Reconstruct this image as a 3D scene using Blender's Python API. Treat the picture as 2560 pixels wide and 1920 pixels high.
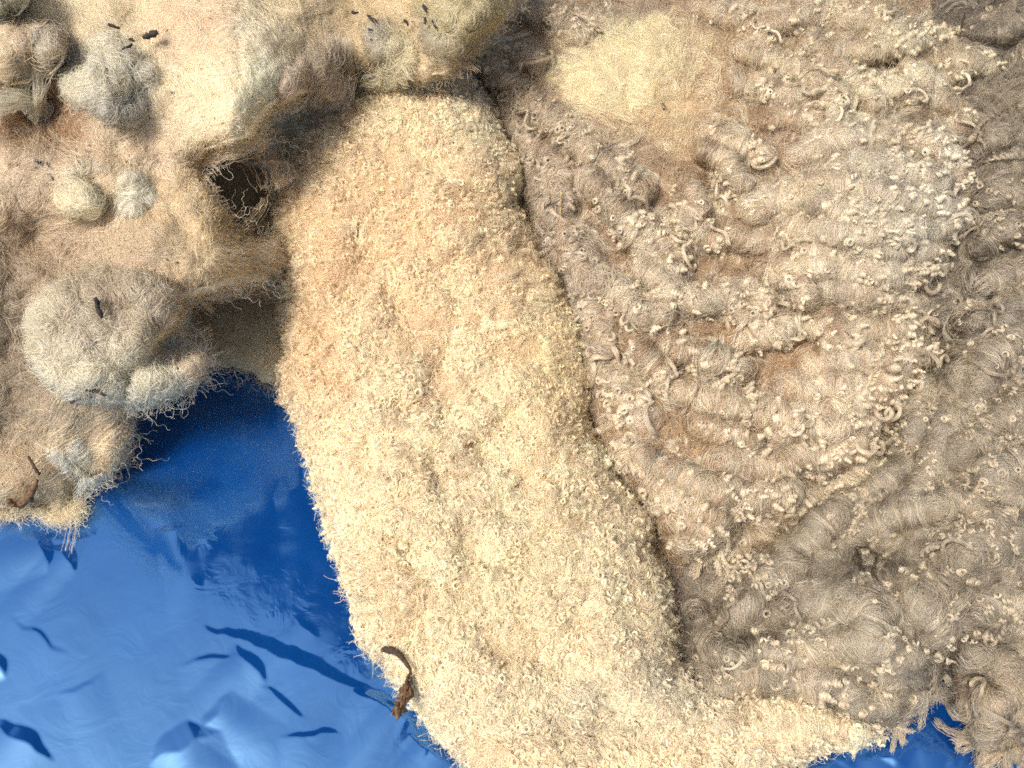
import bpy, math, random
import numpy as np

# ------------------------------------------------------------------ camera, sky, sun, exposure
scene = bpy.context.scene
for o in list(bpy.data.objects):
    bpy.data.objects.remove(o)
IW, IH = 2560.0, 1920.0
HFOV, ELEV, DIST = math.radians(58), math.radians(57), 0.80
FPX = IW / 2 / math.tan(HFOV / 2)
FW = np.array([0, math.cos(ELEV), -math.sin(ELEV)])
RT = np.array([1.0, 0, 0])
UP = np.array([0, math.sin(ELEV), math.cos(ELEV)])
TARGET = np.array([0, 0, 0.06])
CAM = TARGET - FW * DIST
PX = DIST / FPX                       # metres per photo pixel near the centre

cam_data = bpy.data.cameras.new("camera")
cam_data.sensor_width = 36
cam_data.lens = 18 / math.tan(HFOV / 2)
cam_data.clip_start = 0.01
cam_data.clip_end = 500
cam = bpy.data.objects.new("camera", cam_data)
cam.location = CAM
cam.rotation_euler = (math.pi / 2 - ELEV, 0, 0)
scene.collection.objects.link(cam)
scene.camera = cam

SUN_EL, SUN_AZ = math.radians(60), math.radians(216)   # azimuth measured from +X towards +Y: high, from the lower left
world = bpy.data.worlds.new("World")
scene.world = world
world.use_nodes = True
wn = world.node_tree
bg = wn.nodes["Background"]
sky = wn.nodes.new("ShaderNodeTexSky")
sky.sky_type = 'NISHITA'
sky.sun_disc = False
sky.sun_elevation = SUN_EL
sky.sun_rotation = math.radians(90) - SUN_AZ
sky.air_density = 0.8
sky.dust_density = 7.0
sky.ozone_density = 0.6
wn.links.new(sky.outputs[0], bg.inputs[0])
bg.inputs[1].default_value = 0.06
sun_data = bpy.data.lights.new("sun", 'SUN')
sun_data.energy = 1.5
sun_data.angle = math.radians(18)
sun_data.color = (1.0, 0.95, 0.87)
sun = bpy.data.objects.new("sun", sun_data)
sun.rotation_euler = (math.pi / 2 - SUN_EL, 0, SUN_AZ + math.pi / 2)
sun.location = (-4, 0, 4)
scene.collection.objects.link(sun)
scene.view_settings.view_transform = 'Standard'
scene.view_settings.look = 'None'
scene.view_settings.exposure = 1.18
scene.view_settings.gamma = 1.0
scene.render.engine = 'CYCLES'
scene.cycles.max_bounces = 8
scene.cycles.diffuse_bounces = 4
scene.cycles.glossy_bounces = 3
scene.cycles.transmission_bounces = 4
scene.cycles.use_denoising = False
scene.cycles.use_adaptive_sampling = False
scene.cycles.filter_width = 1.7
scene.cycles.denoising_input_passes = 'RGB_ALBEDO_NORMAL'
scene.cycles.denoising_prefilter = 'NONE'
scene.cycles_curves.shape = 'RIBBONS'
scene.cycles_curves.subdivisions = 2

rng = np.random.default_rng(7)
K = 2560.0 / 2212.0                   # outlines were read off a 2212 pixel wide view


# ------------------------------------------------------------------ helpers
def unproj(u, v, z):
    u = np.asarray(u, float); v = np.asarray(v, float); z = np.asarray(z, float)
    d = FW + RT * ((u - IW / 2) / FPX)[..., None] - UP * ((v - IH / 2) / FPX)[..., None]
    t = (z - CAM[2]) / d[..., 2]
    return CAM + d * t[..., None]


_tab = np.random.default_rng(99).random((8, 256, 256))


def vnoise(x, y, seed=0):
    t = _tab[seed % 8]
    x = np.asarray(x, float) + 31.7 * seed; y = np.asarray(y, float) + 17.3 * seed
    xi = np.floor(x).astype(int); yi = np.floor(y).astype(int)
    fx = x - xi; fy = y - yi
    fx = fx * fx * (3 - 2 * fx); fy = fy * fy * (3 - 2 * fy)
    a = t[yi & 255, xi & 255]; b = t[yi & 255, (xi + 1) & 255]
    c = t[(yi + 1) & 255, xi & 255]; d = t[(yi + 1) & 255, (xi + 1) & 255]
    return (a * (1 - fx) + b * fx) * (1 - fy) + (c * (1 - fx) + d * fx) * fy * 1.0 - 0.5


def fbm(u, v, scale, seed=0, octaves=3):
    s = 0; a = 1.0; f = 1.0 / scale
    for i in range(octaves):
        s = s + a * vnoise(np.asarray(u) * f, np.asarray(v) * f, seed + i)
        a *= 0.5; f *= 2.03
    return s


def seg_dist(u, v, poly, closed=True):
    p = np.asarray(poly, float)
    q = np.roll(p, -1, axis=0) if closed else p[1:]
    p = p if closed else p[:-1]
    best = np.full(u.shape, 1e12)
    for a, b in zip(p, q):
        ab = b - a
        L = max(ab @ ab, 1e-9)
        t = np.clip(((u - a[0]) * ab[0] + (v - a[1]) * ab[1]) / L, 0, 1)
        dx = u - a[0] - t * ab[0]; dy = v - a[1] - t * ab[1]
        best = np.minimum(best, dx * dx + dy * dy)
    return np.sqrt(best)


def inside(u, v, poly):
    p = np.asarray(poly, float); q = np.roll(p, -1, axis=0)
    c = np.zeros(u.shape, bool)
    for a, b in zip(p, q):
        if a[1] == b[1]:
            continue
        m = (a[1] > v) != (b[1] > v)
        c ^= m & (u < (b[0] - a[0]) * (v - a[1]) / (b[1] - a[1]) + a[0])
    return c


def sdist(u, v, poly):
    d = seg_dist(u, v, poly)
    return np.where(inside(u, v, poly), d, -d)


def gauss(u, v, x, y, rx, ry=None):
    ry = ry or rx
    return np.exp(-((u - x) / rx) ** 2 - ((v - y) / ry) ** 2)


class Sheet:
    """A soft sheet of wool: outline in photo pixels, height above the tarp from hfun(u, v, d)."""
    def __init__(self, outline, hfun, thick, step=6.0, rough=10, seed=0, scale=K, holes=(), deepen=0.0):
        self.poly = np.asarray(outline, float) * scale
        m = 90
        self.u0, self.v0 = self.poly.min(0) - m
        u1, v1 = self.poly.max(0) + m
        self.step = step
        us = np.arange(self.u0, u1, step); vs = np.arange(self.v0, v1, step)
        self.U, self.V = np.meshgrid(us, vs)
        d = sdist(self.U, self.V, self.poly)
        for h in holes:
            d = np.minimum(d, -sdist(self.U, self.V, np.asarray(h, float) * scale))
        d = d + rough * (fbm(self.U, self.V, 60, seed, 3) * 2)
        self.D = d
        self.Hh = hfun(self.U, self.V, np.maximum(d, 0))
        self.P = unproj(self.U, self.V, self.Hh)
        gu = np.gradient(self.P, axis=1); gv = np.gradient(self.P, axis=0)
        n = np.cross(gv, gu)
        n /= np.linalg.norm(n, axis=-1, keepdims=True)
        # smooth the normals a little
        for _ in range(3):
            n[1:-1, 1:-1] = (n[1:-1, 1:-1] * 2 + n[:-2, 1:-1] + n[2:, 1:-1] + n[1:-1, :-2] + n[1:-1, 2:]) / 6
        n /= np.linalg.norm(n, axis=-1, keepdims=True)
        self.N = n
        self.thick = thick
        self.deepen = deepen

    def _w(self, u, v):
        x = np.clip((u - self.u0) / self.step, 0, self.U.shape[1] - 1.001)
        y = np.clip((v - self.v0) / self.step, 0, self.U.shape[0] - 1.001)
        xi = x.astype(int); yi = y.astype(int)
        return xi, yi, x - xi, y - yi

    def samp(self, arr, u, v):
        xi, yi, fx, fy = self._w(u, v)
        if arr.ndim == 3:
            fx = fx[..., None]; fy = fy[..., None]
        return (arr[yi, xi] * (1 - fx) + arr[yi, xi + 1] * fx) * (1 - fy) + \
               (arr[yi + 1, xi] * (1 - fx) + arr[yi + 1, xi + 1] * fx) * fy

    def world(self, u, v, h):
        return self.samp(self.P, u, v) + self.samp(self.N, u, v) * np.asarray(h)[..., None]

    def dist(self, u, v):
        return self.samp(self.D, u, v)

    def height(self, u, v):
        return self.samp(self.Hh, u, v)

    def scatter(self, n, margin=0.0, dens=None, r=None):
        """n random points inside the outline, within the frame plus a border."""
        r = r or rng
        out_u, out_v, got = [], [], 0
        lo = np.maximum(self.poly.min(0), [-160, -160]); hi = np.minimum(self.poly.max(0), [IW + 160, IH + 160])
        area_all = (hi - lo).prod()
        for _ in range(60):
            u = r.uniform(lo[0], hi[0], n); v = r.uniform(lo[1], hi[1], n)
            ok = self.dist(u, v) > margin
            if dens is not None:
                ok &= r.random(n) < dens(u, v)
            out_u.append(u[ok]); out_v.append(v[ok]); got += ok.sum()
            if got >= n:
                break
        return np.concatenate(out_u)[:n], np.concatenate(out_v)[:n]

    def area(self):
        ok = (self.D > 0) & (self.U > -160) & (self.U < IW + 160) & (self.V > -160) & (self.V < IH + 160)
        return ok.sum() * self.step ** 2


def setp(o, label=None, cat=None, group=None, kind=None):
    for k, val in (("label", label), ("category", cat), ("group", group), ("kind", kind)):
        if val:
            o[k] = val
    return o


def empty(name, loc, label, cat, group=None):
    o = bpy.data.objects.new(name, None)
    o.empty_display_size = 0.02
    o.location = loc
    scene.collection.objects.link(o)
    return setp(o, label, cat, group)


def link(o, parent=None):
    scene.collection.objects.link(o)
    if parent is not None:
        o.parent = parent
    return o


def off(parent):
    """world position of the parent chain (no rotations are used)"""
    p = np.zeros(3)
    while parent is not None:
        p += np.array(parent.location)
        parent = parent.parent
    return p


def mesh_from(name, verts, faces, mat, parent=None, cols=None, smooth=True):
    me = bpy.data.meshes.new(name)
    v = np.asarray(verts) - off(parent)
    me.from_pydata(v.tolist(), [], [list(map(int, f)) for f in faces])
    if cols is not None:
        a = me.attributes.new("col", 'FLOAT_COLOR', 'POINT')
        c = np.ones((len(v), 4)); c[:, :3] = cols
        a.data.foreach_set("color", c.ravel())
    if smooth:
        me.polygons.foreach_set("use_smooth", [True] * len(me.polygons))
    me.materials.append(mat)
    me.update()
    return link(bpy.data.objects.new(name, me), parent)


def sheet_mesh(sh, name, mat, parent, colfun, grow=0.0):
    rows, cols = sh.U.shape
    keep = sh.D > -grow
    q = keep[:-1, :-1] & keep[1:, :-1] & keep[:-1, 1:] & keep[1:, 1:]
    used = np.zeros_like(keep)
    used[:-1, :-1] |= q; used[1:, :-1] |= q; used[:-1, 1:] |= q; used[1:, 1:] |= q
    idx = -np.ones(keep.shape, int)
    n = used.sum()
    idx[used] = np.arange(n)
    top = sh.P[used]
    zb = np.maximum(top[:, 2] - 0.0015 - sh.thick * np.clip(sh.D[used] / (sh.thick * 3300), 0, 1) - sh.deepen * np.clip((sh.D[used] - 330) / 200, 0, 1), 0.003)
    bot = top.copy(); bot[:, 2] = np.minimum(zb, top[:, 2] - 0.001)
    a, b, c, d = idx[:-1, :-1][q], idx[:-1, 1:][q], idx[1:, 1:][q], idx[1:, :-1][q]
    ft = np.stack([a, d, c, b], 1)
    fb = np.stack([a, b, c, d], 1) + n
    # rim
    qq = np.pad(q, 1)
    rim = []
    ys, xs = np.nonzero(q)
    for y, x in zip(ys, xs):
        i00, i01, i11, i10 = idx[y, x], idx[y, x + 1], idx[y + 1, x + 1], idx[y + 1, x]
        if not qq[y, x + 1]: rim.append((i00, i01, i01 + n, i00 + n))
        if not qq[y + 2, x + 1]: rim.append((i11, i10, i10 + n, i11 + n))
        if not qq[y + 1, x]: rim.append((i10, i00, i00 + n, i10 + n))
        if not qq[y + 1, x + 2]: rim.append((i01, i11, i11 + n, i01 + n))
    faces = np.concatenate([ft, fb, np.array(rim).reshape(-1, 4)])
    cc = colfun(sh.U[used], sh.V[used])
    return mesh_from(name, np.concatenate([top, bot]), faces, mat, parent, np.concatenate([cc, cc]))


def hair(name, pts, rad, col, mat, parent=None):
    """pts (N,K,3) world, rad (N,K) or (N,), col (N,3): one curves object."""
    n, k = pts.shape[:2]
    cu = bpy.data.hair_curves.new(name)
    cu.add_curves([k] * n)
    p = (pts - off(parent)).reshape(-1, 3).astype(np.float32)
    cu.attributes["position"].data.foreach_set("vector", p.ravel())
    rad = np.asarray(rad, float)
    if rad.ndim == 1:
        rad = np.repeat(rad[:, None], k, 1)
    ra = cu.attributes.get("radius") or cu.attributes.new("radius", 'FLOAT', 'POINT')
    ra.data.foreach_set("value", rad.ravel().astype(np.float32))
    col = np.asarray(col)
    ca = cu.attributes.new("col", 'FLOAT_COLOR', 'CURVE' if col.ndim == 2 else 'POINT')
    c = np.ones((col.size // 3, 4), np.float32); c[:, :3] = np.clip(col.reshape(-1, 3), 0, 1)
    ca.data.foreach_set("color", c.ravel())
    cu.materials.append(mat)
    return link(bpy.data.objects.new(name, cu), parent)


# ------------------------------------------------------------------ materials
def new_mat(name):
    m = bpy.data.materials.new(name)
    m.use_nodes = True
    nt = m.node_tree
    for n in list(nt.nodes):
        nt.nodes.remove(n)
    out = nt.nodes.new("ShaderNodeOutputMaterial")
    return m, nt, out


def wool_material(name, fibre=True):
    m, nt, out = new_mat(name)
    N, L = nt.nodes.new, nt.links.new
    at = N("ShaderNodeAttribute"); at.attribute_name = "col"
    col = at.outputs["Color"]
    if not fibre:
        tc = N("ShaderNodeTexCoord")
        no = N("ShaderNodeTexNoise"); no.inputs["Scale"].default_value = 420; no.inputs["Detail"].default_value = 4
        L(tc.outputs["Object"], no.inputs["Vector"])
        mr = N("ShaderNodeMapRange"); mr.inputs[3].default_value = 0.86; mr.inputs[4].default_value = 1.12
        L(no.outputs["Fac"], mr.inputs[0])
        hs = N("ShaderNodeHueSaturation")
        L(mr.outputs[0], hs.inputs["Value"]); L(col, hs.inputs["Color"])
        col = hs.outputs["Color"]
    df = N("ShaderNodeBsdfDiffuse"); L(col, df.inputs["Color"])
    tr = N("ShaderNodeBsdfTranslucent"); L(col, tr.inputs["Color"])
    mx = N("ShaderNodeMixShader"); mx.inputs[0].default_value = 0.24 if fibre else 0.08
    L(df.outputs[0], mx.inputs[1]); L(tr.outputs[0], mx.inputs[2])
    res = mx.outputs[0]
    if fibre:
        gl = N("ShaderNodeBsdfGlossy"); gl.inputs["Roughness"].default_value = 0.42
        gl.inputs["Color"].default_value = (1, 0.97, 0.9, 1)
        m2 = N("ShaderNodeMixShader"); m2.inputs[0].default_value = 0.10
        L(res, m2.inputs[1]); L(gl.outputs[0], m2.inputs[2])
        res = m2.outputs[0]
    L(res, out.inputs["Surface"])
    return m


M_FIB = wool_material("wool_fibre")
M_FELT = wool_material("wool_felt", False)


def tarp_material():
    m, nt, out = new_mat("blue_polythene")
    N, L = nt.nodes.new, nt.links.new
    p = N("ShaderNodeBsdfPrincipled")
    tc = N("ShaderNodeTexCoord")
    no = N("ShaderNodeTexNoise"); no.inputs["Scale"].default_value = 14; no.inputs["Detail"].default_value = 6
    L(tc.outputs["Object"], no.inputs["Vector"])
    cr = N("ShaderNodeValToRGB")
    cr.color_ramp.elements[0].color = (0.004, 0.085, 0.36, 1)
    cr.color_ramp.elements[1].color = (0.008, 0.12, 0.46, 1)
    L(no.outputs["Fac"], cr.inputs[0])
    L(cr.outputs[0], p.inputs["Base Color"])
    p.inputs["Metallic"].default_value = 0.0
    p.inputs["IOR"].default_value = 1.9
    p.inputs["Specular Tint"].default_value = (0.35, 0.62, 1.0, 1)
    n2 = N("ShaderNodeTexNoise"); n2.inputs["Scale"].default_value = 60; n2.inputs["Detail"].default_value = 5
    L(tc.outputs["Object"], n2.inputs["Vector"])
    mr = N("ShaderNodeMapRange"); mr.inputs[3].default_value = 0.04; mr.inputs[4].default_value = 0.16
    L(n2.outputs["Fac"], mr.inputs[0]); L(mr.outputs[0], p.inputs["Roughness"])
    L(p.outputs[0], out.inputs["Surface"])
    return m


def plain_mat(name, c0, c1, scale=300, rough=0.8):
    m, nt, out = new_mat(name)
    N, L = nt.nodes.new, nt.links.new
    p = N("ShaderNodeBsdfPrincipled"); p.inputs["Roughness"].default_value = rough
    tc = N("ShaderNodeTexCoord"); no = N("ShaderNodeTexNoise")
    no.inputs["Scale"].default_value = scale; no.inputs["Detail"].default_value = 4
    L(tc.outputs["Object"], no.inputs["Vector"])
    cr = N("ShaderNodeValToRGB")
    cr.color_ramp.elements[0].position = 0.35; cr.color_ramp.elements[1].position = 0.65
    cr.color_ramp.elements[0].color = (*c0, 1); cr.color_ramp.elements[1].color = (*c1, 1)
    L(no.outputs["Fac"], cr.inputs[0]); L(cr.outputs[0], p.inputs["Base Color"])
    L(p.outputs[0], out.inputs["Surface"])
    return m


# ------------------------------------------------------------------ wool builders
def mixcol(u, v, base, patches, seed, amp=0.10, scale=70):
    """wool colour at a photo pixel: a base colour, broad stained patches, blotches."""
    c = np.empty(np.shape(u) + (3,)); c[:] = base
    for (x, y, r, rgb, w) in patches:
        rx, ry = (r, r) if np.isscalar(r) else r
        k = np.clip(w * gauss(u, v, x * K, y * K, rx * K, ry * K) * (1 + 0.9 * fbm(u, v, 90, seed + 3)), 0, 1)[..., None]
        c = c * (1 - k) + np.array(rgb) * k
    n = fbm(u, v, scale, seed, 3)[..., None]
    c = c * (1 + amp * 2 * n * np.array([0.8, 1.0, 1.35]))
    return np.clip(c, 0.01, 0.95)


def strands_fuzz(sh, n, length, kpts=8, curl=0.5, h=(0.0, 0.004), lift=0.0015, flow=None, spread=3.2, dens=None, wig=0.35, margin=-4):
    """fibres lying tangled over the sheet; length in photo pixels."""
    u, v = sh.scatter(n, margin, dens)
    n = len(u)
    ph = rng.uniform(0, 2 * np.pi, n) if flow is None else flow(u, v) + rng.normal(0, spread, n)
    L = rng.uniform(*length, n) / (kpts - 1)
    kap = rng.normal(0, curl, n)
    hh = rng.uniform(h[0], h[1], n)
    U = np.empty((n, kpts)); V = np.empty((n, kpts)); Hh = np.empty((n, kpts))
    lf = rng.normal(lift, lift, n); fr = rng.uniform(0.4, 1.4, n); p0 = rng.uniform(0, 6.28, n)
    for k in range(kpts):
        U[:, k] = u; V[:, k] = v
        Hh[:, k] = hh + lf * np.sin(fr * k + p0)
        u = u + np.cos(ph) * L; v = v + np.sin(ph) * L
        ph = ph + kap + rng.normal(0, wig, n)
    return sh.world(U, V, Hh), U[:, 0], V[:, 0]


def ridge_field(u, v, lines, power=1.0):
    """soft crests along traced polylines ((points), half width, strength); 2212-view coordinates"""
    out = np.zeros(np.shape(u))
    for pts, w, st in lines:
        q = np.asarray(pts, float) * K
        w = w * K * .72
        box = (u > q[:, 0].min() - 3 * w) & (u < q[:, 0].max() + 3 * w) & (v > q[:, 1].min() - 3 * w) & (v < q[:, 1].max() + 3 * w)
        if not box.any():
            continue
        d = seg_dist(u[box], v[box], q, False)
        out[box] = np.maximum(out[box], st * np.exp(-(d / w) ** 2))
    return out


def ridge_flow(sh, lines, base):
    """combing direction: along the nearest traced ridge, else the base direction"""
    a0 = base(sh.U, sh.V)
    X = .12 * np.cos(a0); Y = .12 * np.sin(a0)
    for pts, w, st in lines:
        q = np.asarray(pts, float) * K
        for p0, p1 in zip(q[:-1], q[1:]):
            m = 90
            box = (sh.U > min(p0[0], p1[0]) - m) & (sh.U < max(p0[0], p1[0]) + m) & (sh.V > min(p0[1], p1[1]) - m) & (sh.V < max(p0[1], p1[1]) + m)
            if not box.any():
                continue
            d = seg_dist(sh.U[box], sh.V[box], np.array([p0, p1]), False)
            k = np.exp(-(d / 38) ** 2)
            t = (p1 - p0) / np.hypot(*(p1 - p0))
            X[box] += k * t[0]; Y[box] += k * t[1]
    return lambda u, v: np.arctan2(sh.samp(Y, u, v), sh.samp(X, u, v))


def along(lines, per, t0=0.0, t1=1.0, lat=.5, bias=0.0):
    """points strewn along traced ridges: u, v, tangent angle. One per `per` photo pixels."""
    U, V, A = [], [], []
    for pts, w, st in lines:
        q = np.asarray(pts, float) * K
        seg = np.diff(q, axis=0); L = np.hypot(seg[:, 0], seg[:, 1]); cs = np.concatenate([[0], np.cumsum(L)])
        n = max(1, int(round(cs[-1] * (t1 - t0) / per * st * (w / 28.0))))
        s = rng.uniform(t0, t1, n) * cs[-1]
        i = np.clip(np.searchsorted(cs, s) - 1, 0, len(L) - 1)
        f = (s - cs[i]) / L[i]
        a = np.arctan2(seg[i, 1], seg[i, 0])
        o = rng.normal(bias, lat, n) * w * K
        U.append(q[i, 0] + seg[i, 0] * f - np.sin(a) * o); V.append(q[i, 1] + seg[i, 1] * f + np.cos(a) * o); A.append(a)
    return np.concatenate(U), np.concatenate(V), np.concatenate(A)


def strands_tuft(sh, m, s, length, width, crimp=3.0, period=20.0, flow=None, spread=.5, h=(.001, .006), rise=.003, dens=None, kpts=16, taper=.5, curv=.10, margin=4, at=None, slip=.5):
    """m tufts of s fibres: each tuft a wavy bundle lying along the sheet. Returns (m*s,k,3), u, v per fibre."""
    u, v = sh.scatter(m, margin, dens) if at is None else at[:2]
    m = len(u)
    ph = at[2] if at is not None else (rng.uniform(0, 6.28, m) if flow is None else flow(u, v))
    ph = ph + rng.normal(0, spread, m)
    L = rng.uniform(*length, m)
    kap = rng.normal(0, curv, m)
    t = np.linspace(0, 1, kpts)
    a = ph[:, None] + kap[:, None] * np.arange(kpts) + np.cumsum(rng.normal(0, .08, (m, kpts)), 1)
    st = (L / (kpts - 1))[:, None]
    cu = u[:, None] + np.cumsum(np.cos(a) * st, 1); cv = v[:, None] + np.cumsum(np.sin(a) * st, 1)
    w = rng.uniform(*width, m)
    o = rng.normal(0, .55, (m, s)) * w[:, None]
    p0 = rng.uniform(0, 6.28, (m, 1, 1)) + rng.normal(0, slip, (m, s, 1))
    cr = crimp * rng.uniform(.5, 1.4, (m, 1, 1)) * np.sin(2 * np.pi * (L[:, None, None] * t / period) + p0)
    lat = o[..., None] * (1 - taper * t) + cr + np.cumsum(rng.normal(0, .5, (m, s, kpts)), 2)
    U = cu[:, None] - np.sin(a)[:, None] * lat; V = cv[:, None] + np.cos(a)[:, None] * lat
    U += (np.cos(a)[:, None]) * rng.normal(0, 5, (m, s, 1)); V += (np.sin(a)[:, None]) * rng.normal(0, 5, (m, s, 1))
    hb = rng.uniform(*h, m)
    H = hb[:, None, None] + rise * np.sin(np.pi * t) * (1 - (o[..., None] / (1.6 * w[:, None, None])) ** 2) \
        + crimp * PX * .5 * np.cos(2 * np.pi * (L[:, None, None] * t / period) + p0) + rng.normal(0, .0007, (m, s, 1))
    P = sh.world(U, V, H)
    return P.reshape(-1, kpts, 3), np.repeat(u, s), np.repeat(v, s)


def curls(sh, u, v, strands, r_px, turns, rise, kpts=12, bundle=0.5, tilt=0.7, h0=0.001, flow=None):
    """small corkscrew curls, one bundle per (u, v). Returns points (M,S,k,3)."""
    m = len(u)
    P0 = sh.world(u, v, np.full(m, h0))
    n = sh.samp(sh.N, u, v)
    du = sh.world(u + 4, v, np.full(m, h0)) - P0
    e1 = du - n * (du * n).sum(-1, keepdims=True); e1 /= np.linalg.norm(e1, axis=-1, keepdims=True)
    e2 = np.cross(n, e1)
    ph = rng.uniform(0, 2 * np.pi, m) if flow is None else flow(u, v)
    tl = np.clip(rng.normal(tilt, 0.35, m), 0.05, 1.5)[:, None]
    flat = e1 * np.cos(ph)[:, None] - e2 * np.sin(ph)[:, None]
    ax = n * np.cos(tl) + flat * np.sin(tl)
    b1 = np.cross(ax, n + 0.01 * flat); b1 /= np.linalg.norm(b1, axis=-1, keepdims=True) + 1e-9
    b2 = np.cross(ax, b1)
    r = rng.uniform(*r_px, m) * PX
    tn = rng.uniform(*turns, m) * rng.choice([-1, 1], m)
    rs = rng.uniform(*rise, m) * PX
    t = np.linspace(0, 1, kpts)
    th = rng.uniform(0, 6.28, m)[:, None, None] + (tn[:, None, None] + rng.normal(0, 0.05, (m, strands, 1))) * 2 * np.pi * t
    rr = r[:, None, None] * (1.0 - 0.45 * t) * (1 + rng.normal(0, 0.16, (m, strands, 1)))
    bo = rng.normal(0, 1, (m, strands, 2)) * (r * bundle * 0.45)[:, None, None]
    along = rs[:, None, None] * t + bo[..., :1] * (1 - 0.3 * t)
    pts = P0[:, None, None, :] + ax[:, None, None, :] * along[..., None] \
        + b1[:, None, None, :] * (rr * np.cos(th))[..., None] + b2[:, None, None, :] * (rr * np.sin(th))[..., None]
    pts += rng.normal(0, 0.10, pts.shape) * PX
    return pts


def lock(sh, u, v, direc, length, width=15, strands=60, coil=9.0, pitch=17.0, h=0.003, rise=0.006, root=0.3, tight=0.5):
    """one staple of wool: fibres leave the root loosely, gather into a bundle and wind into flat overlapping ringlets. pixels."""
    turns = max(length * (1 - root) / pitch, 1.5)
    kpts = int(np.clip(8 + turns * 13, 26, 84))
    t = np.linspace(0, 1, kpts)
    bend = rng.normal(0, 0.4)
    a = direc + bend * (t - 0.3)
    st = length / kpts
    cu = u + np.concatenate([[0], np.cumsum(np.cos(a[:-1]))]) * st
    cv = v + np.concatenate([[0], np.cumsum(np.sin(a[:-1]))]) * st
    hh = h + rise * np.sin(np.pi * np.minimum(t * 0.8, 1)) + 0.001 * rng.normal()
    C = sh.world(cu, cv, hh)
    T = np.gradient(C, axis=0); T /= np.linalg.norm(T, axis=-1, keepdims=True) + 1e-9
    n = sh.samp(sh.N, cu, cv)
    B = np.cross(T, n); B /= np.linalg.norm(B, axis=-1, keepdims=True) + 1e-9
    n = np.cross(B, T)
    s = np.clip((t - root * 0.5) / (1 - root * 0.5), 0, 1)
    sg = rng.choice([-1, 1])
    jw = rng.uniform(0, 6, 3)
    turnv = turns * (s + 0.06 * np.sin(7 * s + jw[0]))
    th = rng.uniform(0, 6.28) + sg * 2 * np.pi * turnv
    amp = 1.25 * coil * PX * np.minimum(s * 3.5, 1) * (1 - 0.35 * s ** 3) * (1 + 0.22 * np.sin(6 * s + jw[1]))
    k1 = rng.uniform(.55, .95); k2 = rng.uniform(.35, .8)
    ang = rng.uniform(0, 6.28, strands); rad = np.sqrt(rng.random(strands))
    sub = rng.integers(0, 3, strands)                                   # three sub-strands that slip past one another
    so = rng.normal(0, .22, 3)[sub][:, None] + rng.normal(0, .06, (strands, 1))
    TH = th[None] + so * .9
    stray = np.where(rng.random(strands) < 0.22, rng.uniform(1.25, 2.2, strands), 1.0)[:, None]
    w = PX * (width * 0.5 * np.clip(1 - t / root, 0, 1) + coil * tight * (1 - 0.35 * s))[None] * stray
    AM = amp[None] + w * (rad * np.cos(ang))[:, None] * .8
    pts = C[None] + B[None] * (AM * np.cos(TH))[..., None] + T[None] * (AM * np.sin(TH) * k1)[..., None] \
        + n[None] * (amp[None] * k2 * np.sin(TH + .6) + amp[None] * .6 + w * (rad * np.sin(ang))[:, None] * .75)[..., None]
    f2 = rng.uniform(2, 5, strands)[:, None]; p2 = rng.uniform(0, 6.28, strands)[:, None]
    pts += B[None] * (0.9 * PX * np.sin(f2 * 6.28 * t + p2))[..., None]
    pts += np.cumsum(rng.normal(0, 0.13, pts.shape), 1) * PX
    return pts


def lock_colour(p, root, tip):
    """stained root wool to weathered pale tip, fibre by fibre"""
    n, k = p.shape[:2]
    t = np.clip(np.linspace(-.15, 1.3, k), 0, 1)[None, :, None]
    c = np.asarray(root) * (1 - t) + np.asarray(tip) * t
    f = 1 + rng.normal(0, .13, (n, 1, 1))
    return np.clip(c * f, .01, .95) * np.ones((n, 1, 1))


def wavy_locks(sh, parent, lines, per, colfun, h=(.006, .010), name="lock", **kw):
    """long crimped staples lying along the traced ridges, one part each"""
    at = along(lines, per, -.05, .7, .34)
    S = 46
    p, u, v = strands_tuft(sh, 0, S, (70, 150), (7, 12), crimp=2.6, period=24, spread=.22, h=h, at=at, slip=.6, taper=.45, rise=.003, kpts=34, curv=.03)
    n = len(p) // S
    for i in range(n):
        q = p[i * S:(i + 1) * S]
        c = colfun(u[i * S:i * S + 1], v[i * S:i * S + 1]) * rng.uniform(.86, 1.12)
        hair(name, q, rng.uniform(.00010, .00015, S), vary(np.repeat(c, S, 0), S, .16), M_FIB, parent)


def pertuft(n, s, amt):
    """one brightness per tuft of s fibres"""
    return np.repeat(np.clip(1 + rng.normal(0, amt, n // s + 1), .6, 1.35), s)[:n, None]


def vary(c, n, amt=0.07):
    """per-fibre colour variation around (n,3)"""
    return c * (1 + rng.normal(0, amt, (n, 1))) * (1 + rng.normal(0, amt * 0.25, (n, 3)))
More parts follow.
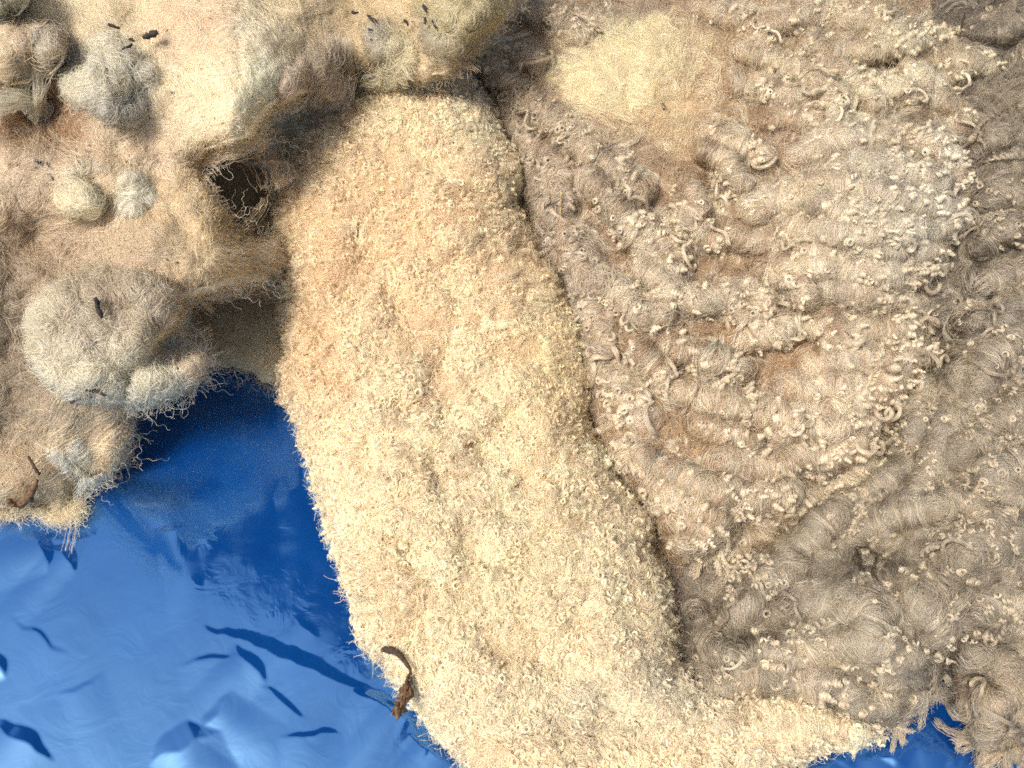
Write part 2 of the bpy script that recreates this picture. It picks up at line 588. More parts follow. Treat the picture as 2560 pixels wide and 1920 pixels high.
# ------------------------------------------------------------------ the tarp and the ground
CREASES = [  # from, to (2212 view), gentle width, steep width (photo px), height in metres, steep side: +1 up the picture
    ((430,1345),(820,1500),150,30,.0036,1), ((505,1395),(585,1475),60,22,.0026,1),  
    ((70,1140),(108,1240),60,26,.003,1), ((112,1180),(170,1232),70,26,.003,1),  ((320,1650),(480,1580),200,60,.0045,1), ((430,1600),(500,1490),90,22,.0022,1),
    ((-40,1560),(120,1645),90,36,.0048,1), ((590,1075),(695,1062),26,70,.0022,1), ((820,1515),(905,1585),70,34,.004,1), ((880,1590),(985,1665),80,36,.005,1),
    ((760,1490),(870,1540),60,20,.003,1), ((1930,1610),(2035,1552),80,30,.004,1), ((2005,1550),(2065,1665),60,30,.004,1), ((1840,1645),(1970,1605),90,24,.0035,1),
    ((2040,1665),(2120,1590),60,28,.004,1), ((1700,1668),(1850,1640),80,24,.003,1),  ((380,1440),(520,1410),60,8,.0009,1), ((20,1330),(150,1420),120,9,.0009,1), ((760,1225),(700,1180),40,10,.0012,1), ((480,1180),(420,1150),40,10,.0010,1), ((120,1500),(230,1460),80,7,.0008,1), ((560,1480),(660,1560),60,9,.0012,1), ((600,1600),(740,1580),60,9,.0012,1), ((640,1330),(690,1372),40,10,.0012,1), ((1900,1630),(1960,1660),40,14,.003,-1), ((1780,1630),(1860,1660),40,12,.002,-1),
    ((330,1150),(420,1135),50,14,.0016,1), ((-20,1400),(8,1470),30,20,.003,1), ]


def tarp_material():
    m, nt, out = new_mat("blue_polythene")
    N, L = nt.nodes.new, nt.links.new
    p = N("ShaderNodeBsdfPrincipled")
    tc = N("ShaderNodeTexCoord")
    no = N("ShaderNodeTexNoise"); no.inputs["Scale"].default_value = 14; no.inputs["Detail"].default_value = 6
    L(tc.outputs["Object"], no.inputs["Vector"])
    cr = N("ShaderNodeValToRGB")
    cr.color_ramp.elements[0].position = 0.3; cr.color_ramp.elements[1].position = 0.7
    cr.color_ramp.elements[0].color = (0.002, 0.048, 0.235, 1)
    cr.color_ramp.elements[1].color = (0.003, 0.064, 0.29, 1)
    L(no.outputs["Fac"], cr.inputs[0])
    L(cr.outputs[0], p.inputs["Base Color"])
    p.inputs["IOR"].default_value = 4.3
    p.inputs["Specular Tint"].default_value = (0.30, 0.64, 1.0, 1)
    n2 = N("ShaderNodeTexNoise"); n2.inputs["Scale"].default_value = 45; n2.inputs["Detail"].default_value = 6
    L(tc.outputs["Object"], n2.inputs["Vector"])
    mr = N("ShaderNodeMapRange"); mr.inputs[1].default_value = 0.35; mr.inputs[2].default_value = 0.7
    mr.inputs[3].default_value = 0.05; mr.inputs[4].default_value = 0.17
    L(n2.outputs["Fac"], mr.inputs[0]); L(mr.outputs[0], p.inputs["Roughness"])
    n3 = N("ShaderNodeTexNoise"); n3.inputs["Scale"].default_value = 30; n3.inputs["Detail"].default_value = 3
    n3.inputs["Distortion"].default_value = 1.5
    L(tc.outputs["Object"], n3.inputs["Vector"])
    bp = N("ShaderNodeBump"); bp.inputs["Strength"].default_value = 0.06; bp.inputs["Distance"].default_value = 0.004
    L(n3.outputs["Fac"], bp.inputs["Height"]); L(bp.outputs[0], p.inputs["Normal"])
    L(p.outputs[0], out.inputs["Surface"])
    return m


def tarp():
    us = np.concatenate([np.arange(-2600, -150, 60.0), np.arange(-150, 2710, 5.0), np.arange(2710, 5200, 60.0)])
    vs = np.concatenate([np.arange(-1100, 950, 40.0), np.arange(950, 2020, 5.0), np.arange(2020, 3400, 60.0)])
    U, V = np.meshgrid(us, vs)
    P = unproj(U, V, np.zeros_like(U))
    z = 0.0009 * fbm(U, V, 600, 2, 2) + 0.00022 * fbm(U, V, 120, 3, 2)
    for k, (p, q, w1, w2, hh, side) in enumerate(CREASES):
        p = np.array(p) * K; q = np.array(q) * K
        Lc = np.linalg.norm(q - p); T = (q - p) / Lc
        N_ = np.array([T[1], -T[0]])
        if N_[1] > 0: N_ = -N_                                   # points up the picture
        N_ = N_ * side
        t = (U - p[0]) * T[0] + (V - p[1]) * T[1]
        s = (U - p[0]) * N_[0] + (V - p[1]) * N_[1] + 16 * vnoise(t / 45, t * 0 + k, 3) + 7 * vnoise(t / 22, t * 0 + k, 4)
        prof = np.where(s < 0, np.clip(1 + s / (w1 * 2 + 260), 0, 1) ** 2, np.clip(1 - s / (w2 * np.sin(np.pi * np.clip(t / Lc, 0, 1)) ** 1.3 + 1.5), 0, 1))
        end = np.sin(np.pi * np.clip(t / Lc, 0, 1)) ** 1.3
        z = z + hh * prof * end * .62
    P[..., 2] = z
    r, c = U.shape
    i = np.arange(r * c).reshape(r, c)
    f = np.stack([i[:-1, :-1], i[1:, :-1], i[1:, 1:], i[:-1, 1:]], -1).reshape(-1, 4)
    o = mesh_from("tarp", P.reshape(-1, 3), f, tarp_material())
    setp(o, "glossy blue plastic tarp, creased and reflecting the sky, spread under the heaped wool", "tarp")


tarp()
gm = plain_mat("ground_earth", (0.05, 0.06, 0.025), (0.10, 0.11, 0.05), 6, 0.95)
g = mesh_from("ground", np.array([(-60, -60, -0.03), (60, -60, -0.03), (60, 60, -0.03), (-60, 60, -0.03)]), [(0, 1, 2, 3)], gm, None, None, False)
setp(g, "trodden grass and earth under the blue tarp", "ground", kind="structure")


PANEL_Z = 1.9  # height of an unseen dark panel, added to shape the tarp's dark reflection
def reflect_hit(u, v, z):
    """where the tarp's mirror image of height z shows at a photo pixel"""
    p = unproj(u * K, v * K, 0.0); d = p - CAM
    return np.array([p[0] + d[0] / -d[2] * z, p[1] + d[1] / -d[2] * z, z])
e0, e1 = reflect_hit(300, 1085, PANEL_Z), reflect_hit(860, 1450, PANEL_Z)
ed = (e1 - e0) / np.linalg.norm(e1 - e0); en = np.array([-ed[1], ed[0], 0])
if en[1] < 0: en = -en
panel = empty("reflection_panel", e0, "unseen dark panel added overhead to give the blue tarp its slanted dark reflection", "reflection_panel")
a0, a1 = e0 - ed * .55, e1 + ed * .55
def slab(p, q, r, s_, th):
    v = [p, q, r, s_] + [x + np.array([0, 0, th]) for x in (p, q, r, s_)]
    return np.array(v), [(0, 1, 2, 3), (7, 6, 5, 4), (0, 4, 5, 1), (1, 5, 6, 2), (2, 6, 7, 3), (3, 7, 4, 0)]
M_PANEL = plain_mat("dark_panel", (0.030, 0.032, 0.036), (0.045, 0.048, 0.052), 20, .9)
mesh_from("panel_face", *slab(a0, a1, a1 + en * 1.1, a0 + en * 1.1, .006), M_PANEL, panel, None, False)
mesh_from("panel_lip", *slab(a0 - en * .03 + [0, 0, -.02], a1 - en * .03 + [0, 0, -.02], a1 - en * .003 + [0, 0, -.02], a0 - en * .003 + [0, 0, -.02], .04), M_PANEL, panel, None, False)


def dome(d, w):
    x = np.clip(d / w, 0, 1)
    return np.sqrt(np.maximum(1 - (1 - x) ** 2, 0))


def ip(x, xs, ys):
    return np.interp(x, xs, ys)


def put_fibres(sh, parent, colfun, per, length, name="fibres", rad=(.00010, .00017), amt=.08, **kw):
    n = int(sh.area() / per)
    p, u, v = strands_fuzz(sh, n, length, **kw)
    o = hair(name, p, rng.uniform(*rad, len(u)), vary(colfun(u, v), len(u), amt), M_FIB, parent)
    return setp(o, kind="stuff")


def put_curls(sh, parent, colfun, u, v, strands, bright=1.06, rad=.00018, singles=0, single_name="curl", **kw):
    """curl bundles; the first `singles` of them become parts of their own"""
    p = curls(sh, u, v, strands, **kw)
    m, s, k, _ = p.shape
    c = colfun(u, v) * bright * (1 + rng.normal(0, .06, (m, 1)))
    for i in range(singles):
        hair(single_name, p[i], np.full(s, rad), vary(np.repeat(c[i:i + 1], s, 0), s, .05), M_FIB, parent)
    if singles < m:
        q = p[singles:]
        cc = np.repeat(c[singles:], s, 0)
        setp(hair("curl_mass", q.reshape(-1, k, 3), np.full(len(cc), rad), vary(cc, len(cc), .05), M_FIB, parent), kind="stuff")


# ------------------------------------------------------------------ the low matted layer in the hollow (left, under the heap)
F_OUT = [(330,260),(720,260),(720,850),(640,852),(620,838),(600,828),(560,830),(545,806),(500,792),(445,786),(380,770),(300,640)]
shF = Sheet(F_OUT, lambda u, v, d: 0.006 + 0.012 * dome(d, 60) + ip(v / K, [300, 520, 620, 800], [0.012, 0.012, 0.008, 0.0]) + 0.006 * fbm(u, v, 110, 6, 3), 0.03, seed=6, rough=5)
colF = lambda u, v: mixcol(u, v, (0.66, 0.59, 0.42), [(530,400,(150,130),(0.46,0.31,0.17),1.), (380,690,(60,70),(0.70,0.52,0.30),.8)], 6)
eF = empty("felted_wool_layer", unproj(560*K, 700*K, 0.0), "flat felted wool layer in the shaded hollow below the cream heap", "fleece")
sheet_mesh(shF, "wool_base", M_FELT, eF, colF)
put_fibres(shF, eF, colF, 28, (20, 60), curl=.3, h=(0, .002))

# ------------------------------------------------------------------ the grey brown fleece along the right side
D_OUT = [(1930,-320),(2760,-320),(2760,1600),(2336,1598),(2195,1590),(2165,1569),(2147,1583),(2131,1603),(2108,1587),(2104,1563),(2064,1526),(2060,1458),(2053,1428),(2027,1416),(2013,1452),(1979,1478),(1962,1521),(1927,1543),(1880,1556),(1790,1545),(1680,1535),(1440,1540),(1380,1300),(1300,1050),(1200,800),(1100,560),(1020,250),(990,110),(1100,-100),(1500,-320)]
D_HOLE = [[(1832,1180),(1870,1165),(1905,1180),(1912,1215),(1890,1240),(1850,1232)], [(2098,1470),(2120,1462),(2128,1478),(2108,1490)]]
RIDGES_D = [
 ([(2000,840),(1950,950),(1850,1080),(1700,1200),(1600,1310)],40,2.2), ([(2080,800),(2040,950),(1980,1080),(1860,1150)],30,.9), ([(2230,700),(2120,800),(2080,900)],34,1.), ([(2230,850),(2130,950),(2060,1000)],30,1.),
 ([(2230,990),(2135,1030),(2110,1110),(2140,1185)],30,1.2), ([(1895,1180),(1920,1120),(2050,1090),(2230,1055)],30,1.1), ([(1620,1425),(1760,1405),(1900,1395),(1970,1440)],30,1.2), ([(1690,1310),(1800,1280),(1890,1340),(1870,1400)],40,1.1),
 ([(1480,1490),(1650,1468),(1800,1490),(1900,1520)],26,.9), ([(2040,1255),(2110,1180),(2160,1120),(2190,1150)],36,1.2), ([(2090,1400),(2160,1440),(2185,1490),(2150,1560)],26,1.2), ([(2120,430),(2230,415)],30,1.), ([(2110,525),(2230,480)],28,1.),
 ([(2100,330),(2180,295),(2230,300)],26,1.), ([(2110,610),(2230,590)],30,1.), ([(2100,60),(2160,60),(2230,20)],30,1.), ([(2080,700),(2150,690),(2230,640)],24,.8), ([(1760,1060),(1680,1130),(1560,1250)],22,.8), ([(2000,1400),(2020,1340),(1960,1260)],34,1.),
 ([(2090,1330),(2160,1300),(2230,1310)],30,1.), ([(1500,1330),(1540,1390),(1600,1440)],22,.9), ([(2130,1480),(2150,1520),(2160,1590)],24,1.), ([(2190,1530),(2230,1560),(2280,1570)],24,1.)]
def hD(u, v, d):
    h = 0.006 + 0.046 * dome(d, 110)
    h = h + 0.022 * gauss(u, v, 1880*K, 1340*K, 190*K, 110*K) + 0.026 * gauss(u, v, 2120*K, 1210*K, 110*K, 90*K) + 0.03 * gauss(u, v, 2160*K, 420*K, 90*K, 110*K) + 0.02 * gauss(u, v, 2150*K, 850*K, 150*K, 160*K)
    a = (u * 0.62 + v * 0.78); b = (u * 0.78 - v * 0.62)          # ridges running up to the right
    h = h + 0.014 * vnoise(a / 75, b / 330, 2) + 0.008 * fbm(u, v, 150, 3, 2)
    h = h + 0.018 * ridge_field(u + 26 * fbm(u, v, 85, 1, 3), v + 26 * fbm(u, v, 85, 2, 3), RIDGES_D) * np.clip(1 + .8 * fbm(u, v, 90, 6, 2), .1, 1.6) + 0.006 * fbm(u, v, 45, 4, 2)
    h = 0.006 + (h - 0.006) * np.clip((u / K - 1330) / 160, 0, 1) * np.clip(((u / K - 1880) / 90 + np.clip((v / K - 1000) / 60, 0, 9)), 0, 1)
    # the valley beside the grey fleece
    h = h - 0.050 * np.exp(-(seg_dist(u, v, np.array([(1470,1400),(1560,1290),(1760,1090),(1930,940),(1995,780)]) * K, False) / 80) ** 2)
    return np.maximum(h, 0.006)
shD = Sheet(D_OUT, hD, 0.03, seed=3, rough=9, holes=D_HOLE)
D_PATCH = [(2150,60,(120,90),(0.42,0.36,0.28),.6), (2170,250,(70,70),(0.80,0.70,0.50),.9), (2150,460,(90,120),(0.52,0.43,0.30),.8), (2080,650,(110,90),(0.50,0.42,0.32),.7),
           (2120,1230,(110,70),(0.76,0.66,0.50),.7), (1560,1270,(170,120),(0.40,0.29,0.19),1.), (1850,1010,(90,120),(0.44,0.34,0.24),.9), (1800,1500,(200,45),(0.68,0.58,0.42),.8), (2150,1520,(90,90),(0.66,0.52,0.34),.7), (1700,1430,(160,60),(0.66,0.57,0.42),.7)]
colD = lambda u, v: 0.52 * mixcol(u, v, (0.54, 0.45, 0.35), D_PATCH, 11, .16, 60)
tipD = lambda u, v: mixcol(u, v, (0.53, 0.46, 0.345), D_PATCH[-3:], 12, .14, 60)
flowD = lambda u, v: np.where(u > 1950 * K, -0.55, -0.72) + 1.4 * fbm(u, v, 260, 5, 2)
flowD = ridge_flow(shD, RIDGES_D, flowD)
eD = empty("grey_brown_fleece", unproj(2100*K, 1000*K, 0.0), "flattened grey brown fleece along the right edge with a torn hole showing blue", "fleece")
sheet_mesh(shD, "wool_base", M_FELT, eD, colD)
put_fibres(shD, eD, colD, 16, (30, 80), curl=.25, h=(0, .004), flow=flowD, spread=.5, amt=.12)
p, u, v = strands_tuft(shD, 2600, 18, (50, 150), (7, 17), crimp=1.8, period=26, flow=flowD, spread=.4, h=(.001, .007), dens=lambda u, v: np.clip(.5 + 1.6 * fbm(u, v, 90, 4, 2), .05, 1))
setp(hair("frizz", p, rng.uniform(.00010, .00016, len(u)), vary(.7 * colD(u, v) + .34 * tipD(u, v), len(u), .12) * pertuft(len(u), 18, .18), M_FIB, eD), kind="stuff")
at = along(RIDGES_D, 3.2, 0, 1, .42)
p, u, v = strands_tuft(shD, 0, 22, (60, 150), (6, 13), crimp=2.2, period=24, spread=.45, h=(.001, .007), at=at, rise=.003, slip=1.0)
setp(hair("ropy_locks", p, rng.uniform(.00009, .00015, len(u)), vary(tipD(u, v) * np.array([.92, .93, .96]) * pertuft(len(u), 22, .18), len(u), .12), M_FIB, eD), kind="stuff")
u, v, a = along(RIDGES_D, 8.0, .0, 1.0, .5)
kk = np.nonzero(fbm(u, v, 120, 6, 2) > -.08)[0]; u, v, a = u[kk], v[kk], a[kk]
put_curls(shD, eD, tipD, u, v, 14, r_px=(4, 9.5), turns=(1.0, 2.2), rise=(6, 22), h0=.010, bundle=.6, kpts=18, rad=.00014, bright=1.22, flow=lambda x, y: a + rng.normal(0, .5, len(x)), tilt=1.0, singles=120)
wavy_locks(shD, eD, RIDGES_D, 60.0, lambda u, v: tipD(u, v) * .98)
u, v = shD.scatter(650, 2, lambda u, v: np.clip(.3 + 2.2 * fbm(u, v, 110, 1, 2), .02, 1))
put_curls(shD, eD, tipD, u, v, 9, r_px=(4, 9), turns=(.7, 1.6), rise=(4, 16), h0=.006, singles=80, bright=1.2)
lu, lv = shD.scatter(60, 14)
for a, b in zip(lu, lv):
    cl = rng.uniform(5, 9)
    p = lock(shD, a, b, float(flowD(a, b)) + np.pi * (rng.random() < .5) + rng.normal(0, .3), rng.uniform(60, 140), 16, coil=cl, pitch=cl * rng.uniform(1.6, 2.3), tight=.45, strands=44, h=.007)
    x1, y1 = np.array([a]), np.array([b])
    hair("lock", p, np.full(len(p), .00013), lock_colour(p, colD(x1, y1)[0] * 1.1, tipD(x1, y1)[0] * rng.uniform(.9, 1.12)), M_FIB, eD)

# ------------------------------------------------------------------ the grey fleece with long locks (centre right)
C_OUT = [(1000,112),(1030,85),(1060,60),(1100,0),(1110,-320),(2030,-320),(2045,60),(2120,110),(2160,140),(2140,180),(2060,200),(2090,260),(2095,400),(2088,500),(2000,610),(1985,690),(2000,770),(1955,825),(1900,900),(1815,1010),(1715,1085),(1600,1135),(1500,1180),(1452,1205),(1440,1150),(1390,1070),(1330,1010),(1285,900),(1272,780),(1235,650),(1178,520),(1140,420),(1112,300),(1062,205),(1010,150)]
RIDGES_C = [
 ([(1720,335),(1800,300),(1900,292),(2000,310),(2060,350),(2088,410)],30,1.), ([(1760,375),(1900,352),(2030,400)],26,.9), ([(1690,425),(1800,400),(1900,415),(2060,470)],26,1.),
 ([(1620,460),(1660,432),(1760,432),(1850,470),(1950,505)],32,1.1), ([(1700,490),(1850,512),(2000,505),(2085,470)],28,1.), ([(1740,545),(1880,540),(2015,555)],24,.9),
 ([(1690,582),(1800,572),(1900,598),(2000,585)],30,1.1), ([(1780,625),(1900,640),(1985,655)],26,.9), ([(1640,590),(1715,605),(1740,640)],20,.9), ([(1800,702),(1900,718),(1990,700)],22,.9),
 ([(1760,795),(1850,775),(1940,780),(1998,765)],30,1.1), ([(1700,838),(1800,845),(1880,850),(1960,815)],30,1.), ([(1440,752),(1520,782),(1595,800)],20,1.), ([(1470,850),(1580,872),(1650,890),(1715,915)],26,1.1),
 ([(1500,915),(1560,930),(1620,958)],20,1.), ([(1690,935),(1850,920),(1930,880)],24,.9), ([(1380,1000),(1500,1050),(1620,1078),(1712,1080)],24,1.1), ([(1340,985),(1420,1055),(1480,1088),(1552,1132)],24,1.),
 ([(1690,700),(1760,712),(1840,760)],15,.9), ([(1580,742),(1655,730),(1705,708)],18,1.), ([(1470,655),(1560,640),(1625,692)],26,1.1), ([(1580,620),(1650,645),(1640,700)],22,1.),
 ([(1275,385),(1330,450),(1390,500),(1465,552)],26,1.1), ([(1350,480),(1400,545),(1445,585)],24,1.), ([(1285,595),(1340,640),(1390,690)],24,1.), ([(1390,585),(1440,625),(1425,690)],24,1.1),
 ([(1235,550),(1275,630),(1290,700)],24,1.), ([(1265,770),(1330,830),(1385,905)],28,1.1), ([(1370,755),(1420,800),(1440,835)],22,1.), ([(1195,470),(1240,520),(1262,565)],24,.9),
 ([(1060,150),(1120,220),(1180,262)],26,1.), ([(1140,220),(1220,280),(1275,335)],30,1.1), ([(1260,330),(1330,370),(1372,412)],26,1.), ([(1005,110),(1080,122),(1160,140)],24,.9),
 ([(1640,62),(1760,30),(1900,42)],30,1.), ([(1750,105),(1850,112),(1960,92),(2062,78)],28,1.1), ([(1780,142),(1880,180),(1965,205)],24,1.), ([(1765,180),(1800,215),(1812,250)],30,1.2), ([(1840,170),(1875,205),(1890,225)],24,1.1),
 ([(1660,262),(1720,255),(1765,262)],20,1.), ([(1520,288),(1570,312),(1645,335)],22,1.), ([(1525,335),(1570,350),(1592,405)],24,1.2), ([(1490,395),(1500,455),(1470,490)],24,1.), ([(1960,150),(2005,190),(2055,165)],22,1.),
 ([(2040,125),(2110,138),(2172,152)],24,1.1), ([(1900,62),(2000,88),(2066,68)],22,1.), ([(1600,110),(1700,140),(1780,178)],24,.9), ([(1440,480),(1500,505),(1560,520)],20,.8), ([(2030,210),(2075,240),(2095,270)],22,1.),
 ([(1120,0),(1200,30),(1260,80)],26,.8), ([(1560,1005),(1700,1012),(1860,955)],24,.9), ([(1620,1125),(1740,1100),(1870,1000)],26,.9), ([(1580,178),(1660,200),(1745,218)],24,.9), ([(1480,1180),(1560,1180),(1640,1150)],22,.8), ([(1590,520),(1680,530),(1740,520)],20,.8), ([(1720,890),(1800,885),(1900,860)],20,.8), ([(1500,20),(1600,40),(1650,90)],26,.8), ([(1450,1120),(1520,1150),(1580,1190)],22,.9), ([(1300,700),(1310,740),(1300,790)],22,.9), ([(1180,330),(1215,400),(1225,450)],26,.9), ([(1090,240),(1140,310),(1160,380)],24,.8), ([(1160,420),(1180,500),(1200,560)],22,.8), ([(1220,650),(1250,700),(1262,760)],22,.9)]
CX, CY = 1480 * K, 235 * K
def ridges(u, v):
    th = np.arctan2(v - CY, u - CX); r = np.hypot(u - CX, v - CY)
    w = 0.25 * fbm(u, v, 240, 6, 2)
    return vnoise((th + w) * 10 + 20, r / 190 + 20, 3) + .6 * vnoise((th + w) * 23 + 50, r / 110 + 50, 4)
def hC(u, v, d):
    h = 0.014 + 0.056 * dome(d, 190) + 0.012 * fbm(u, v, 230, 2, 2) + 0.005 * fbm(u, v, 55, 5, 2)
    r = np.hypot(u - CX, v - CY)
    h = h + 0.006 * ridges(u, v) * np.clip(r / 350 - .3, 0, 1)
    h = h + 0.023 * ridge_field(u + 20 * fbm(u, v, 85, 1, 3), v + 20 * fbm(u, v, 85, 2, 3), RIDGES_C) * np.clip(1 + .7 * fbm(u, v, 95, 6, 2), .2, 1.6)
    h = h + 0.046 * gauss(u, v, 1880*K, 440*K, 190*K, 160*K)      # the swelling at the right
    h = h + 0.022 * gauss(u, v, 1345*K, 165*K, 130*K, 80*K)
    h = h - 0.012 * gauss(u, v, 1590*K, 760*K, 130*K, 200*K)
    return np.maximum(h, .01)
shC = Sheet(C_OUT, hC, 0.05, seed=2, rough=12)
shC.R = ridge_field(shC.U, shC.V, RIDGES_C)
C_PATCH = [(1345,165,(125,80),(0.97,0.88,0.64),1.5), (1440,260,(70,80),(0.84,0.70,0.46),.9), (1600,720,(90,90),(0.54,0.35,0.17),.8), (1500,900,(110,60),(0.56,0.39,0.21),.8), (1640,470,(120,70),(0.54,0.39,0.24),.7),
           (1350,330,(90,60),(0.46,0.34,0.23),.8), (1880,430,(220,200),(0.60,0.54,0.45),.7), (1150,600,(80,350),(0.42,0.36,0.29),.8), (1560,110,(110,90),(0.70,0.54,0.36),.6), (1700,270,(90,60),(0.64,0.49,0.33),.8), (1300,60,(200,50),(0.50,0.44,0.36),.7)]
colC = lambda u, v: mixcol(u, v, (0.52, 0.36, 0.215), C_PATCH, 2, .12, 60)
TC_PATCH = [(1350,165,(140,90),(0.86,0.76,0.52),1.), (1180,600,(110,450),(0.56,0.48,0.38),.9), (1950,130,(220,130),(0.76,0.70,0.51),.7), (1950,450,(200,200),(0.74,0.70,0.58),.7)]
tipC = lambda u, v: mixcol(u, v, (0.75, 0.66, 0.50), TC_PATCH, 4, .12, 80)
flowC = lambda u, v: np.arctan2(v - CY, u - CX) * 0.85 + 0.6 * fbm(u, v, 260, 3, 2)
flowC = ridge_flow(shC, RIDGES_C, flowC)
eC = empty("long_lock_fleece", unproj(1600*K, 500*K, 0.0), "pale grey fleece of long corkscrew locks fanning out from a yellow parting", "fleece")
sheet_mesh(shC, "wool_base", M_FELT, eC, colC)
put_fibres(shC, eC, colC, 12, (40, 100), curl=.22, h=(0, .007), flow=flowC, spread=.5, amt=.12, rad=(.00008, .00014))
openC = lambda u, v: np.clip(np.hypot((u - 1370 * K) / 1.4, v - 180 * K) / 120 - .6, .02, 1)
p, u, v = strands_tuft(shC, 2200, 16, (60, 150), (10, 26), crimp=2.0, period=26, flow=flowC, spread=.5, h=(.002, .007), rise=.004, dens=openC, taper=.3)
setp(hair("underwool", p, rng.uniform(.00008, .00013, len(u)), vary(.85 * colC(u, v) + .15 * tipC(u, v), len(u), .14) * pertuft(len(u), 16, .14), M_FIB, eC), kind="stuff")
at = along(RIDGES_C, 2.6, -.10, .95, .36)
p, u, v = strands_tuft(shC, 0, 24, (45, 120), (5, 12), crimp=2.2, period=24, spread=.40, h=(.001, .0075), at=at, rise=.003, slip=1.0)
setp(hair("frizz", p, rng.uniform(.00009, .00015, len(u)), vary(tipC(u, v) * np.array([1.02, 1.0, .99]) * pertuft(len(u), 24, .2), len(u), .16), M_FIB, eC), kind="stuff")
n = int(shC.area() / 120)                                              # springy single fibres standing off the surface
p, u, v = strands_fuzz(shC, n, (30, 80), 12, .38, (.001, .007), lift=.002, wig=.45, dens=openC)
setp(hair("loose_fibres", p, rng.uniform(.00011, .00017, len(u)), vary(.45 * tipC(u, v) + .55 * colC(u, v), len(u), .2), M_FIB, eC), kind="stuff")
u, v = shC.scatter(700, 2, openC)
put_curls(shC, eC, tipC, u, v, 14, r_px=(5, 10), turns=(.8, 2.0), rise=(6, 20), h0=.004, kpts=16, bright=.9, flow=flowC, tilt=1.1)
# ringlets strung along the lower side of each staple
u, v, a = along(RIDGES_C, 4.6, .5, 1.04, .36, .1)
u2, v2, a2 = along(RIDGES_C, 16.0, 0, .6, .4, .15)
u = np.concatenate([u, u2]); v = np.concatenate([v, v2]); a = np.concatenate([a, a2])
put_curls(shC, eC, tipC, u, v, 24, r_px=(4, 10.5), turns=(1.5, 3.2), rise=(10, 26), h0=.0085, bundle=.75, kpts=20, rad=.00014, bright=1.08, flow=lambda x, y: a + rng.normal(0, .6, len(x)), tilt=.75, singles=150, single_name="ringlet")
n = int(shC.area() / 170)                                               # a veil of the finest hairs over locks and ringlets
p, u, v = strands_fuzz(shC, n, (30, 80), 11, .34, (.006, .013), lift=.003, wig=.4, flow=flowC, spread=1.0, dens=lambda u, v: np.clip(shC.samp(shC.R, u, v) * 1.2, .03, 1))
setp(hair("veil", p, rng.uniform(.00006, .00010, len(u)), vary(tipC(u, v) * np.array([.98, .99, 1.03]), len(u), .15), M_FIB, eC), kind="stuff")
u, v = shC.scatter(360, 2, lambda u, v: np.clip(1 + 2.2 * fbm(u, v, 70, 2, 2), .05, 1) * gauss(u, v, 1345 * K, 165 * K, 125 * K, 75 * K))   # the fluffy yellow parting
p, u, v = strands_tuft(shC, 0, 26, (50, 110), (12, 26), crimp=2.5, period=30, spread=.6, h=(.001, .006), rise=.005, at=(u, v, flowC(u, v)), taper=.2)
setp(hair("yellow_fluff", p, rng.uniform(.00007, .00012, len(u)), vary(np.tile(np.array([.97, .86, .61]), (len(u), 1)), len(u), .08) * pertuft(len(u), 26, .07), M_FIB, eC), kind="stuff")
wavy_locks(shC, eC, RIDGES_C, 62.0, tipC)
# end-on ringlets crowding the left flank
fl = lambda u, v: np.exp(-(seg_dist(u, v, np.array([(1040,150),(1130,250),(1200,400),(1200,560),(1260,720),(1310,850),(1340,960),(1420,1090)]) * K, False) / 85) ** 2)
u, v = shC.scatter(150, 2, lambda u, v: fl(u, v) + .02)
put_curls(shC, eC, lambda u, v: tipC(u, v) * .92, u, v, 30, r_px=(10, 17), turns=(1.2, 2.4), rise=(14, 34), h0=.005, bundle=.6, tilt=.6, singles=150, single_name="ringlet", rad=.00016, kpts=26, bright=1.1)
for rd in RIDGES_C:
    q = np.asarray(rd[0], float) * K
    for t in [1.0]:
        L = rng.uniform(55, 100)
        x = np.interp(t * (len(q) - 1), range(len(q)), q[:, 0]); y = np.interp(t * (len(q) - 1), range(len(q)), q[:, 1])
        i = int(min(max(t * (len(q) - 1) - .01, 0), len(q) - 2))
        d = math.atan2(q[i + 1, 1] - q[i, 1], q[i + 1, 0] - q[i, 0]) + rng.normal(0, .15)
        lat = rng.normal(.25, .3) * rd[1]
        x0 = x - math.cos(d) * L * .7 - math.sin(d) * lat; y0 = y - math.sin(d) * L * .7 + math.cos(d) * lat
        if shC.dist(np.array([x0]), np.array([y0]))[0] < 0:
            continue
        cl = rng.uniform(6.5, 12.5)
        p = lock(shC, x0, y0, d, L, 24, coil=cl, pitch=cl * rng.uniform(1.5, 2.0), tight=rng.uniform(.34, .48), h=.008)
        x1 = np.array([x0])
        c = lock_colour(p, .45 * colC(x1, np.array([y0]))[0] + .5 * tipC(x1, np.array([y0]))[0], tipC(x1, np.array([y0]))[0] * rng.uniform(.95, 1.15))
        hair("lock", p, np.full(len(p), .00013), c, M_FIB, eC)

